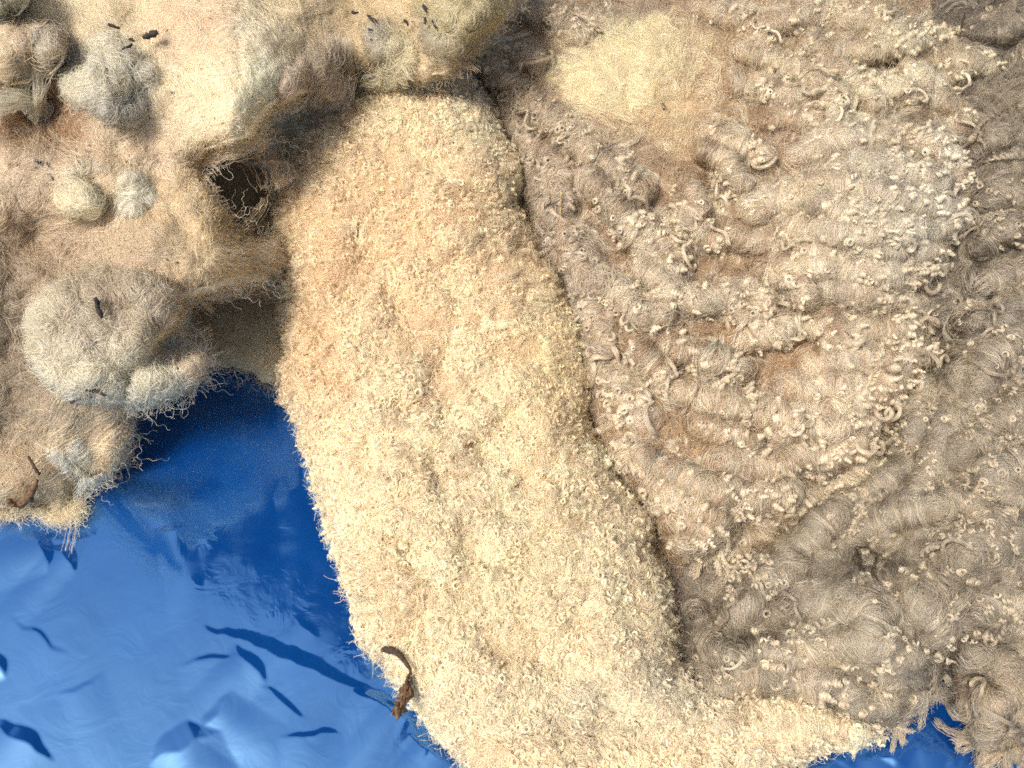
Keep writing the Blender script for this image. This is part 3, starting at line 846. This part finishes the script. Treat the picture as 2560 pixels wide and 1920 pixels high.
# ------------------------------------------------------------------ the cream band of tight curls
B_OUT = [(640,190),(760,150),(1000,150),(1050,220),(1090,300),(1115,360),(1110,440),(1130,490),(1190,580),(1212,640),(1255,730),(1267,800),(1262,880),(1295,980),(1335,1050),(1400,1130),(1420,1250),(1440,1370),(1470,1460),(1560,1490),(1680,1495),(1760,1520),(1840,1555),(1895,1575),(1890,1594),(1830,1592),(1790,1600),(1765,1620),(1700,1650),(1600,1690),(1500,1800),(1450,1950),(1200,1900),(1060,1690),(1020,1640),(960,1580),(890,1500),(835,1430),(795,1390),(775,1310),(745,1200),(720,1130),(690,1000),(640,900),(610,810),(625,760),(610,640),(600,560),(575,420),(590,300)]
GROOVES = [[(950,770),(935,830),(965,900),(930,1000),(960,1080)], [(900,1180),(915,1290),(880,1380)], [(1000,420),(1060,455)], [(760,420),(790,560)], [(1100,900),(1050,980),(1130,1040)], [(850,640),(880,720)], [(1180,1160),(1100,1230),(1010,1230)], [(1000,1330),(1100,1420),(1230,1450)], [(1060,560),(1130,545)], [(690,730),(720,830)]]
def groove(u, v):
    g = np.zeros(np.shape(u))
    for k, gl in enumerate(GROOVES):
        g = np.maximum(g, np.exp(-((seg_dist(u + 25 * fbm(u, v, 70, 3, 2), v, np.array(gl) * K, False)) / 34) ** 2))
    return g
def hB(u, v, d):
    h = 0.012 + 0.078 * dome(d, 170) + 0.03 * gauss(u, v, 950*K, 300*K, 380*K, 360*K) - 0.03 * ip(v / K, [1300, 1600], [0, 1]) * ip(d, [0, 200], [0.3, 1])
    h = h + 0.012 * fbm(u, v, 190, 1, 2) + 0.010 * fbm(u, v, 62, 4, 2) - 0.010 * groove(u, v)
    return np.maximum(h, .006)
shB = Sheet(B_OUT, hB, 0.05, seed=1, rough=10)
B_PATCH = [(900,520,(230,240),(0.93,0.74,0.50),.6), (690,700,(80,240),(0.88,0.68,0.44),.6), (1150,1250,(300,250),(0.84,0.77,0.56),.6), (930,1000,(70,240),(0.74,0.59,0.42),.5), (690,310,(90,100),(0.72,0.55,0.35),.7), (1330,1520,(300,120),(0.78,0.72,0.56),.8), (1200,800,(80,160),(0.90,0.76,0.48),.7), (1010,230,(90,60),(0.62,0.50,0.36),.7)]
colB = lambda u, v: mixcol(u, v, (0.92, 0.77, 0.54), B_PATCH, 1, .09, 60)
tipB = lambda u, v: mixcol(u, v, (0.95, 0.83, 0.61), B_PATCH[:3] + B_PATCH[5:7], 9, .07, 50)
eB = empty("cream_curly_fleece", unproj(1100*K, 900*K, 0.0), "cream strip of tightly curled fleece running down the middle over the blue tarp", "fleece")
sheet_mesh(shB, "wool_base", M_FELT, eB, colB)
put_fibres(shB, eB, colB, 13, (25, 60), curl=.38, h=(0, .005), amt=.07, rad=(.00010, .00016))
dB = lambda u, v: np.clip(.5 + 1.7 * fbm(u, v, 85, 2, 2), .08, 1) * (1 - .6 * groove(u, v))
p, u, v = strands_tuft(shB, 4200, 12, (25, 60), (3, 8), crimp=3.4, period=15, spread=3, h=(.002, .007), dens=dB, kpts=14)
setp(hair("frizz", p, rng.uniform(.00009, .00014, len(u)), vary(tipB(u, v), len(u), .07) * pertuft(len(u), 12, .10), M_FIB, eB), kind="stuff")
u, v = shB.scatter(9500, -9, dB)
put_curls(shB, eB, tipB, u, v, 10, r_px=(4.2, 10.5), turns=(.7, 2.1), rise=(6, 24), h0=.0045, bundle=.62, tilt=.85, singles=290, kpts=15, rad=.00014, bright=1.06)
put_fibres(shB, eB, tipB, 90, (25, 60), name="veil", rad=(.00006, .00010), amt=.1, curl=.4, h=(.004, .009), lift=.002)
# ------------------------------------------------------------------ the matted cream heap (top left)
A_OUT = [(-320,-320),(1120,-320),(1100,0),(1060,60),(1005,120),(965,156),(905,168),(830,160),(745,160),(735,205),(700,205),(665,185),(640,205),(575,240),(545,292),(460,320),(415,360),(438,410),(472,470),(520,518),(600,522),(640,570),(700,580),(705,597),(600,600),(520,607),(440,632),(395,650),(390,700),(350,735),(300,800),(268,880),(272,940),(262,995),(238,1030),(180,1040),(160,1110),(120,1130),(90,1105),(0,1112),(-320,1130)]
def hA(u, v, d):
    b = ip(v / K, [-300, 0, 300, 600, 800, 880, 1000, 1110], [0.27, 0.215, 0.20, 0.165, 0.12, 0.10, 0.05, 0.012])
    b = b - 0.058 * np.clip((u / K - 500) / 260, 0, 1) + 0.03 * np.clip((u / K - 880) / 120, 0, 1)
    h = b - 0.035 * (1 - dome(d, 75)) + 0.022 * fbm(u, v, 210, 7, 2) + 0.006 * fbm(u, v, 110, 4, 2) + 0.006 * fbm(u, v, 60, 2, 3)
    h = h - 0.035 * gauss(u, v, 100*K, 250*K, 75*K, 60*K) - 0.03 * gauss(u, v, 60*K, 520*K, 120*K, 60*K) - 0.02 * gauss(u, v, 30*K, 760*K, 60*K, 120*K)
    h = h + 0.02 * gauss(u, v, 500*K, 100*K, 150*K, 130*K)
    # the tongue of wool that bridges over to the curly strip
    h = h - 0.075 * np.clip((u / K - 470) / 220, 0, 1) * np.clip((v / K - 400) / 150, 0, 1)
    return np.maximum(h, .008)
shA = Sheet(A_OUT, hA, 0.03, seed=5, rough=9, deepen=.3)
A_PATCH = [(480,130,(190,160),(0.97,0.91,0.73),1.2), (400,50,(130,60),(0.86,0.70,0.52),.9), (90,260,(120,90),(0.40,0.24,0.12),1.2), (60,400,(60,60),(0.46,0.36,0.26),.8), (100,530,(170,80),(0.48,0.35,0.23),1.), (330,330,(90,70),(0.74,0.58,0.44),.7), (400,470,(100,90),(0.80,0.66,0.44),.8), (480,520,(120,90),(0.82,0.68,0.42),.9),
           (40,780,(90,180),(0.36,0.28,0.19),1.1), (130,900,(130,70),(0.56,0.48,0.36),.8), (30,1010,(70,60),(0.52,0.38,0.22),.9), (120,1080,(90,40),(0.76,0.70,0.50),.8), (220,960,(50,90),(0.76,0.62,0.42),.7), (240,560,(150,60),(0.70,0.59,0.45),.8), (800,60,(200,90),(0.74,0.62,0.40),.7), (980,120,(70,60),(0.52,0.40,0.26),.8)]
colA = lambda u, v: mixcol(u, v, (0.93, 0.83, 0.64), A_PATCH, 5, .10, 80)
eA = empty("matted_cream_heap", unproj(400*K, 400*K, 0.0), "matted cream fleece heaped inside out with balled lumps and dark dung stains", "fleece")
sheet_mesh(shA, "wool_base", M_FELT, eA, colA)
put_fibres(shA, eA, colA, 13, (30, 90), curl=.26, margin=22, h=(0, .0014), lift=.0006, amt=.06, wig=.35, rad=(.00006, .00011))
p, u, v = strands_tuft(shA, 1500, 14, (60, 190), (12, 40), crimp=1.5, period=30, spread=3, flow=lambda u, v: 3 * fbm(u, v, 200, 2, 2), h=(.0003, .0025), rise=.0015, curv=.14, taper=.3, margin=60)
setp(hair("matted_fibres", p, rng.uniform(.00006, .00010, len(u)), vary(colA(u, v) * 1.03, len(u), .08) * pertuft(len(u), 14, .08), M_FIB, eA), kind="stuff")
edgeA = lambda u, v: np.exp(-(shA.dist(u, v) / 22.0) ** 2)
put_fibres(shA, eA, colA, 90, (14, 48), name="edge_fibres", curl=.8, wig=.6, h=(-.004, .004), dens=edgeA, margin=-10)


def ell(x, y, rx, ry, n=22, rot=0.0, wob=.08):
    a = np.linspace(0, 2 * np.pi, n, endpoint=False)
    g = np.random.default_rng(int(x * 7 + y)); f = g.uniform(0, 6.28, 3)
    r = 1 + wob * (1.2 * np.sin(2 * a + f[0]) + .9 * np.sin(3 * a + f[1]) + .6 * np.sin(5 * a + f[2]))
    X = rx * r * np.cos(a); Y = ry * r * np.sin(a)
    return [(x + X[i] * math.cos(rot) - Y[i] * math.sin(rot), y + X[i] * math.sin(rot) + Y[i] * math.cos(rot)) for i in range(n)]


CLUMPS = [  # outline, height, width of the rounding, colour, patches, label
    (ell(238,172,104,106,wob=.07), .030, 110, (0.84,0.81,0.68), [(300,230,(60,50),(0.50,0.48,0.42),.9),(240,245,(60,30),(0.42,0.41,0.38),.8),(310,140,(30,60),(0.55,0.53,0.46),.7)], "large grey white balled lump with specks of dirt"),
    ([(-60,60),(20,30),(90,35),(140,60),(150,110),(120,160),(60,180),(-60,195)], .045, 70, (0.82,0.71,0.53), [(100,80,(25,25),(0.36,0.36,0.36),.8),(70,150,(50,30),(0.62,0.58,0.48),.8)], "cream lump at the top left with a grey stain"),
    ([(-60,-60),(60,-60),(62,5),(40,30),(0,42),(-60,50)], .050, 40, (0.62,0.60,0.46), [(20,40,(40,14),(0.25,0.22,0.16),.8)], "rolled grey green edge of wool in the corner"),
    (ell(168,427,50,46,wob=.12), .028, 52, (0.88,0.82,0.64), [(140,390,(20,20),(0.60,0.55,0.45),.7)], "round cream ball of wool, left of a pair"),
    (ell(178,368,44,30,wob=.15), .024, 36, (0.84,0.78,0.64), [(110,365,(24,24),(0.30,0.28,0.28),.9)], "small curled tuft above the pair of balls"),
    (ell(291,422,50,47,wob=.12), .029, 54, (0.86,0.83,0.70), [(245,430,(16,40),(0.40,0.37,0.32),.8)], "round white ball of wool, right of a pair"),
    ([(52,700),(75,640),(130,600),(220,575),(330,590),(385,625),(392,680),(350,735),(345,765),(385,772),(425,762),(444,782),(425,822),(340,862),(240,876),(150,866),(92,820),(60,760)], .040, 60, (0.84,0.80,0.66), [(260,650,(140,75),(0.58,0.49,0.36),1.1),(210,700,(60,30),(0.42,0.36,0.30),.6),(410,785,(28,20),(0.76,0.60,0.44),.8),(130,850,(40,30),(0.80,0.80,0.74),.8)], "thick matted pad with a white lower rim jutting over the tarp"),
    (ell(165,990,62,44,wob=.15), .018, 60, (0.80,0.79,0.71), [], "soft white tuft of clean wool above the tarp"),
    ([(784,165),(800,156),(832,150),(800,125),(782,80),(790,45),(830,35),(880,60),(905,110),(912,140),(890,160),(850,163),(815,166)], .032, 40, (0.78,0.72,0.52), [(815,70,(25,40),(0.30,0.27,0.30),.7)], "dung stained lump with a twisted pointed tail"),
    ([(880,20),(930,-40),(1080,-60),(1102,-10),(1085,30),(1040,70),(1010,105),(965,140),(930,150),(915,110)], .026, 45, (0.70,0.63,0.42), [(930,90,(30,40),(0.45,0.40,0.34),.7)], "yellowish rolled lump at the top middle"),
    ([(645,205),(600,235),(580,262),(590,200),(620,140),(660,100),(720,85),(755,120),(750,190),(730,225),(700,222),(680,200)], .020, 40, (0.66,0.57,0.45), [(620,225,(30,30),(0.46,0.36,0.26),.7)], "grey wispy tuft hanging over the hollow"),
]
for (poly, hh, wd, base, pats, lab) in CLUMPS:
    seed = int(abs(poly[0][0]) + abs(poly[0][1])) % 7
    def hcl(u, v, d, hh=hh, wd=wd, seed=seed, lab=lab):
        return np.where(shA.dist(u, v) > 0, shA.height(u, v), np.maximum(shA.height(u, v), .1)) - .012 + hh * dome(d, wd * K) + (.008 if 'pad' in lab else .017) * fbm(u, v, 62, seed, 2) * dome(d, 40)
    sh = Sheet(poly, hcl, .045, seed=seed, rough=3, step=5)
    cf = lambda u, v, base=base, pats=pats, seed=seed: mixcol(u, v, base, pats, seed, .12, 40)
    o = sheet_mesh(sh, "wool_lump", M_FELT, eA, cf)
    o["label"] = lab
    put_fibres(sh, o, cf, 10, (25, 80), curl=.3, h=(0, .0028), amt=.10, wig=.45, margin=-6, rad=(.00006, .00011))
    p, u, v = strands_tuft(sh, int(sh.area() / 700), 14, (40, 110), (10, 26), crimp=1.5, period=28, spread=3, h=(.0005, .004), rise=.002, curv=.22, taper=.3, margin=14)
    setp(hair("matted_fibres", p, rng.uniform(.00009, .00014, len(u)), vary(cf(u, v) * 1.05, len(u), .08), M_FIB, o), kind="stuff")
    put_fibres(sh, o, cf, 170, (40, 90), name="stray_fibres", curl=.4, h=(.001, .007), amt=.06, margin=-10)

# twisted tail and wisps
def wisp(parent, pts, n, width, col, name="wisp", h=.006, k=26, rad=.00015):
    q = np.asarray(pts, float) * K
    s = np.linspace(0, len(q) - 1, k)
    cu = np.interp(s, range(len(q)), q[:, 0]); cv = np.interp(s, range(len(q)), q[:, 1])
    U = cu + rng.normal(0, width, (n, 1)) + np.cumsum(rng.normal(0, 3.2, (n, k)), 1) + 3 * np.sin(s * 5 + rng.uniform(0, 6, (n, 1)))
    V = cv + rng.normal(0, width, (n, 1)) + np.cumsum(rng.normal(0, 3.2, (n, k)), 1) + 3 * np.cos(s * 4 + rng.uniform(0, 6, (n, 1)))
    P = shA.world(U, V, np.full((n, k), h) + rng.normal(0, .003, (n, 1)))
    return hair(name, P, np.full(n, rad), vary(np.tile(np.array(col), (n, 1)), n), M_FIB, parent)
wisp(eA, [(-20,265),(30,245),(70,215),(100,205),(125,175)], 70, 7, (0.80,0.77,0.64), h=.02)
wisp(eA, [(-20,300),(20,270),(60,235),(110,200)], 40, 9, (0.72,0.68,0.55), h=.02)

# long loose hairs straggling out over the tarp
P = []
for (x, y, n, ph, z) in [(440,775,7,.1,.075), (300,865,6,.5,.07), (425,820,8,.3,.075), (270,930,5,0,.05), (262,1000,5,.4,.03), (180,1050,5,1.,.02), (480,612,10,.9,.13), (560,600,10,1.2,.12), (500,470,8,.2,.15), (470,330,8,1.1,.17), (580,300,8,1.4,.15)]:
    for _ in range(n):
        k = 40
        a = ph + rng.normal(0, .6) + np.cumsum(rng.normal(0, .22, k)) + .7 * np.sin(np.arange(k) * rng.uniform(.3, .9) + rng.uniform(0, 6))
        L = rng.uniform(30, 120) * K / k
        P.append(unproj(x * K + rng.normal(0, 18) + np.cumsum(np.cos(a)) * L, y * K + rng.normal(0, 6) + np.cumsum(np.sin(a)) * L, z - np.linspace(0, .02, k) + .004 * np.sin(np.arange(k) * .3)))
P = np.array(P)
setp(hair("loose_hairs", P, np.full(len(P), .00013), vary(np.tile(np.array([.80, .74, .58]), (len(P), 1)), len(P)), M_FIB, eA), kind="stuff")
wisp(eA, [(905,150),(870,138),(840,150),(812,160),(786,166)], 90, 4, (0.78,0.72,0.54), name="twisted_tail", h=.016)
wisp(eA, [(700,95),(690,140),(672,185),(652,225)], 60, 9, (0.62,0.53,0.42), h=.012)
wisp(eA, [(735,100),(740,150),(725,190),(716,222)], 60, 8, (0.64,0.56,0.46), h=.012)
wisp(eA, [(470,555),(560,562),(640,588),(745,608)], 220, 15, (0.84,0.73,0.53), name="bridging_wisp", h=.004, rad=.00010)
wisp(eA, [(560,560),(640,575),(700,590),(730,640)], 120, 18, (0.84,0.73,0.53), name="bridging_wisp", h=.003, rad=.00009)
wisp(eA, [(400,640),(450,625),(520,612),(600,605)], 120, 9, (0.74,0.64,0.48), name="bridging_wisp", h=-.004, rad=.00010)
wisp(eA, [(560,240),(575,280),(600,330),(640,400)], 90, 16, (0.62,0.48,0.32), name="bridging_wisp", h=-.02, rad=.00010)
wisp(eA, [(440,350),(470,330),(540,305),(570,290)], 110, 8, (0.80,0.68,0.50), name="bridging_wisp", h=.002, rad=.00010)
# ------------------------------------------------------------------ bits of straw, twig and dirt lying on the wool
SHEETS = [shF, shD, shC, shB, shA]
def top(u, v):
    """height of the uppermost wool (or the tarp) at a photo pixel"""
    u = np.asarray(u, float); v = np.asarray(v, float)
    z = np.zeros(u.shape)
    for s in SHEETS:
        ok = (s.dist(u, v) > 0) & (u > s.u0) & (v > s.v0) & (u < s.U[0, -1]) & (v < s.V[-1, 0])
        z = np.where(ok, np.maximum(z, s.height(u, v)), z)
    return z


def tube(bmv, bmf, pts, rad, sides=7, jit=.15):
    P = np.asarray(pts, float); n = len(P)
    rad = np.broadcast_to(np.asarray(rad, float), (n,))
    T = np.gradient(P, axis=0); T /= np.linalg.norm(T, axis=-1, keepdims=True) + 1e-12
    ref = np.array([0.1, 0.2, 1.0]); A = np.cross(T, ref); A /= np.linalg.norm(A, axis=-1, keepdims=True) + 1e-12
    B = np.cross(T, A)
    b0 = len(bmv)
    for i in range(n):
        for s in range(sides):
            a = 2 * math.pi * s / sides
            r = rad[i] * (1 + jit * rng.normal())
            bmv.append(P[i] + A[i] * math.cos(a) * r + B[i] * math.sin(a) * r)
    for i in range(n - 1):
        for s in range(sides):
            t = (s + 1) % sides
            bmf.append((b0 + i * sides + s, b0 + i * sides + t, b0 + (i + 1) * sides + t, b0 + (i + 1) * sides + s))
    bmf.append(tuple(b0 + s for s in range(sides))[::-1]); bmf.append(tuple(b0 + (n - 1) * sides + s for s in range(sides)))


def smooth_path(px, n, h, flat=None):
    q = np.asarray(px, float)
    s = np.linspace(0, len(q) - 1, n)
    u = np.interp(s, range(len(q)), q[:, 0]); v = np.interp(s, range(len(q)), q[:, 1])
    for _ in range(2):
        u[1:-1] = (u[:-2] + 2 * u[1:-1] + u[2:]) / 4; v[1:-1] = (v[:-2] + 2 * v[1:-1] + v[2:]) / 4
    z = top(u, v) if flat is None else np.full(n, flat)
    for _ in range(6):
        z[1:-1] = (z[:-2] + z[1:-1] + z[2:]) / 3
    return unproj(u, v, z + h)


M_BARK = plain_mat("dry_brown_stem", (0.025, 0.015, 0.008), (0.09, 0.05, 0.025), 500)
M_HUSK = plain_mat("dry_husk", (0.07, 0.035, 0.015), (0.22, 0.13, 0.06), 420)
M_STRAW = plain_mat("pale_straw", (0.45, 0.33, 0.16), (0.62, 0.48, 0.26), 300, .6)
M_DUNG = plain_mat("dark_dung", (0.012, 0.010, 0.010), (0.05, 0.04, 0.035), 600)


def bit(name, label, cat, px, rad, mat, h=.005, n=14, group=None, flat=None, jit=.15, parent=None):
    vs, fs = [], []
    P = smooth_path(px, n, h, flat)
    r = np.interp(np.linspace(0, 1, n), np.linspace(0, 1, len(np.atleast_1d(rad))), np.atleast_1d(rad))
    tube(vs, fs, P, r, jit=jit + .12)
    o = mesh_from(name, np.array(vs), fs, mat, parent)
    return setp(o, label, cat, group) if label else o


# the dried flower stalk hanging over the edge of the curly strip
st = empty("dried_seed_stalk", unproj(1017, 1690, .03), "bent dark stalk with a dry brown seed head over the edge of the cream strip", "plant stalk")
ze = float(top(np.array([1026.0]), np.array([1678.0]))[0]) + .014
bit("stem", None, None, [(958,1625),(969,1623),(984,1626),(998,1636),(1008,1648),(1020,1665),(1026,1673),(1026,1684)], [.0024,.0028,.0023,.0018,.0013,.0010], M_BARK, .021, 22, jit=-.04, parent=st)
bit("twig", None, None, [(1026,1682),(1020,1692),(1015,1704)], [.0009,.0012,.0008], M_BARK, 0, 8, flat=ze, parent=st)
bit("twig", None, None, [(1026,1682),(1028,1696),(1027,1712)], [.0008,.0010,.0012], M_BARK, 0, 8, flat=ze, parent=st)
bit("seed_head", None, None, [(1022,1702),(1018,1718),(1012,1735),(1005,1755),(998,1770),(991,1784),(988,1790)], [.0018,.0042,.0046,.0042,.0036,.0028,.0012], M_HUSK, 0, 18, flat=ze - .002, jit=.22, parent=st)
for i in range(16):
    a = i / 15
    x = 1022 + (990 - 1022) * a; y = 1706 + 80 * a
    dx, dy = rng.normal(0, 3), rng.normal(0, 2)
    bit("bract", None, None, [(x + dx, y - 4), (x + dx * 1.6, y + 6), (x + dx * 1.9 - 3, y + 16)], [.0006, .0012, .0003], M_HUSK if i % 2 else M_BARK, .0035, 6, flat=ze - .002, parent=st)

bit("bark_scrap", "short crooked brown scrap of bark on the left edge of the cream strip", "bark scrap", [(949,1514),(950,1524),(946,1534),(949,1541),(944,1549)], [.0012,.0022,.0018,.0020,.0008], M_BARK, .004)
bit("straw", "thin upright straw standing between the strip and the grey locks", "straw", [(1403,480),(1402,510),(1401,535),(1401,556)], [.0009,.0010,.0011,.0012], M_STRAW, .012)
bit("straw", "pale flat straw lying by the lower right edge of the grey wool", "straw", [(2214,1681),(2240,1692),(2268,1702)], [.0016,.0014,.0010], M_STRAW, .006)
bit("dung_pellet", "dark oval pellet on top of the large balled lump", "dung pellet", [(356,94),(370,89),(382,84),(394,80)], [.0014,.0026,.0028,.0016], M_DUNG, .016, 10)
bit("dry_leaf", "dark dry leaf scrap on the grey brown wool near the lower right", "dry leaf", [(2342,1488),(2335,1503),(2340,1520),(2334,1540)], [.0012,.0040,.0044,.0010], M_BARK, .006, 12)
bit("dung_crumb", "dark crumb at the edge of the yellow parting", "dung crumb", [(1655,259),(1661,266),(1660,274)], [.0010,.0019,.0012], M_DUNG, .004, 8)
bit("twig", "thin dark twig standing up in the top right corner locks", "twig", [(2412,32),(2404,62),(2400,92)], [.0008,.0010,.0007], M_BARK, .012)
bit("twig", "short reddish twig at the right end of the grey locks", "twig", [(2402,210),(2406,236),(2414,262)], [.0009,.0011,.0006], M_BARK, .012)
bit("dung_strand", "dark purplish dung strand in the middle of the matted pad", "dung strand", [(236,745),(244,756),(242,770),(250,782),(256,796)], [.0012,.0019,.0015,.0020,.0008], M_DUNG, .038)
bit("forked_twig", "dry brown forked twig under the white rim of the pad", "twig", [(175,1008),(200,992),(228,988),(262,992)], [.0008,.0016,.0020,.0012], M_BARK, .018)
bit("forked_twig", "thin dark twig lying along the lower rim of the pad", "twig", [(190,970),(215,974),(240,976),(264,990)], [.0006,.0012,.0012,.0010], M_BARK, .030)
bit("bark_strip", "curled brown bark strip at the lower left corner of the heap", "bark strip", [(18,1252),(34,1262),(52,1262),(66,1250),(82,1226),(92,1202)], [.0022,.0030,.0028,.0030,.0032,.0016], M_HUSK, .012, 18)
bit("twig", "crooked dark twig above the curled bark strip", "twig", [(70,1140),(82,1160),(92,1178),(100,1186)], [.0008,.0012,.0014,.0010], M_BARK, .012)
DUNG = [((918,38),(930,48),(940,55),(944,66)), ((922,72),(930,80),(936,90)), ((926,98),(936,104),(946,108)), ((955,100),(962,92),(968,84)), ((1058,12),(1062,20),(1066,28)), ((1062,44),(1064,52),(1062,60)),
        ((1080,50),(1086,58),(1090,72)), ((880,28),(888,34),(896,30)), ((116,405),(124,414),(130,424)), ((86,400),(96,408),(104,404)), ((118,436),(128,440),(134,450)), ((270,60),(284,66),(300,71)), ((322,100),(330,98),(336,104)), ((306,122),(320,118),(330,110)), ((1010,50),(1018,56),(1020,64)), ((248,282),(262,288),(274,286))]
DUNG_AT = ["largest blackish dung flake high on the lump with the pointed tail", "thin dung flake in the middle of the lump with the pointed tail", "lowest dung flake on the lump with the pointed tail",
           "dung flake on the right shoulder of the lump with the pointed tail", "upper of two dung flakes between the tailed lump and the rolled lump", "lower of two dung flakes between the tailed lump and the rolled lump",
           "curved dung flake nearest the rolled yellowish lump", "lone dung flake at the upper left of the tailed lump", "right hand dark flake of three beside the small curled tuft", "upper left dark flake of three beside the small curled tuft",
           "lowest dark flake of three beside the small curled tuft", "slender dark sliver at the top edge of the large balled lump", "tiny dark flake just under the oval pellet on the balled lump", "dark flake left of centre below the oval pellet on the balled lump",
           "small dark flake between the tailed lump and the rolled lump, top row", "dark flake at the foot of the large balled lump"]
for k, px in enumerate(DUNG):
    bit("dung_flake", DUNG_AT[k], "dung flake", px, [.0010, .0022 if k < 5 else .0014, .0008], M_DUNG, .018 if k not in (8, 9, 10, 15) else .002, 7, group="dung flakes stuck in the matted heap")

# fine specks of chaff and dirt caught in the wool
vs, fs = [], []
sp = []
for sh, n in ((shA, 650), (shB, 190), (shC, 60), (shD, 110)):
    u, v = sh.scatter(n, 4)
    sp += [(a, b, sh) for a, b in zip(u, v)]
for a, b, sh in sp:
    P = sh.world(np.array([a]), np.array([b]), np.array([.0035]))[0]
    L = rng.uniform(.0005, .0022); w = rng.uniform(.00015, .00045); ph = rng.uniform(0, 6.28)
    d = np.array([math.cos(ph), math.sin(ph), rng.normal(0, .2)])
    tube(vs, fs, np.array([P - d * L, P, P + d * L]), [w * .5, w, w * .4], 5)
o = mesh_from("chaff", np.array(vs), fs, M_BARK)
setp(o, "dark specks of chaff and dirt sprinkled through the wool", "chaff", kind="stuff")
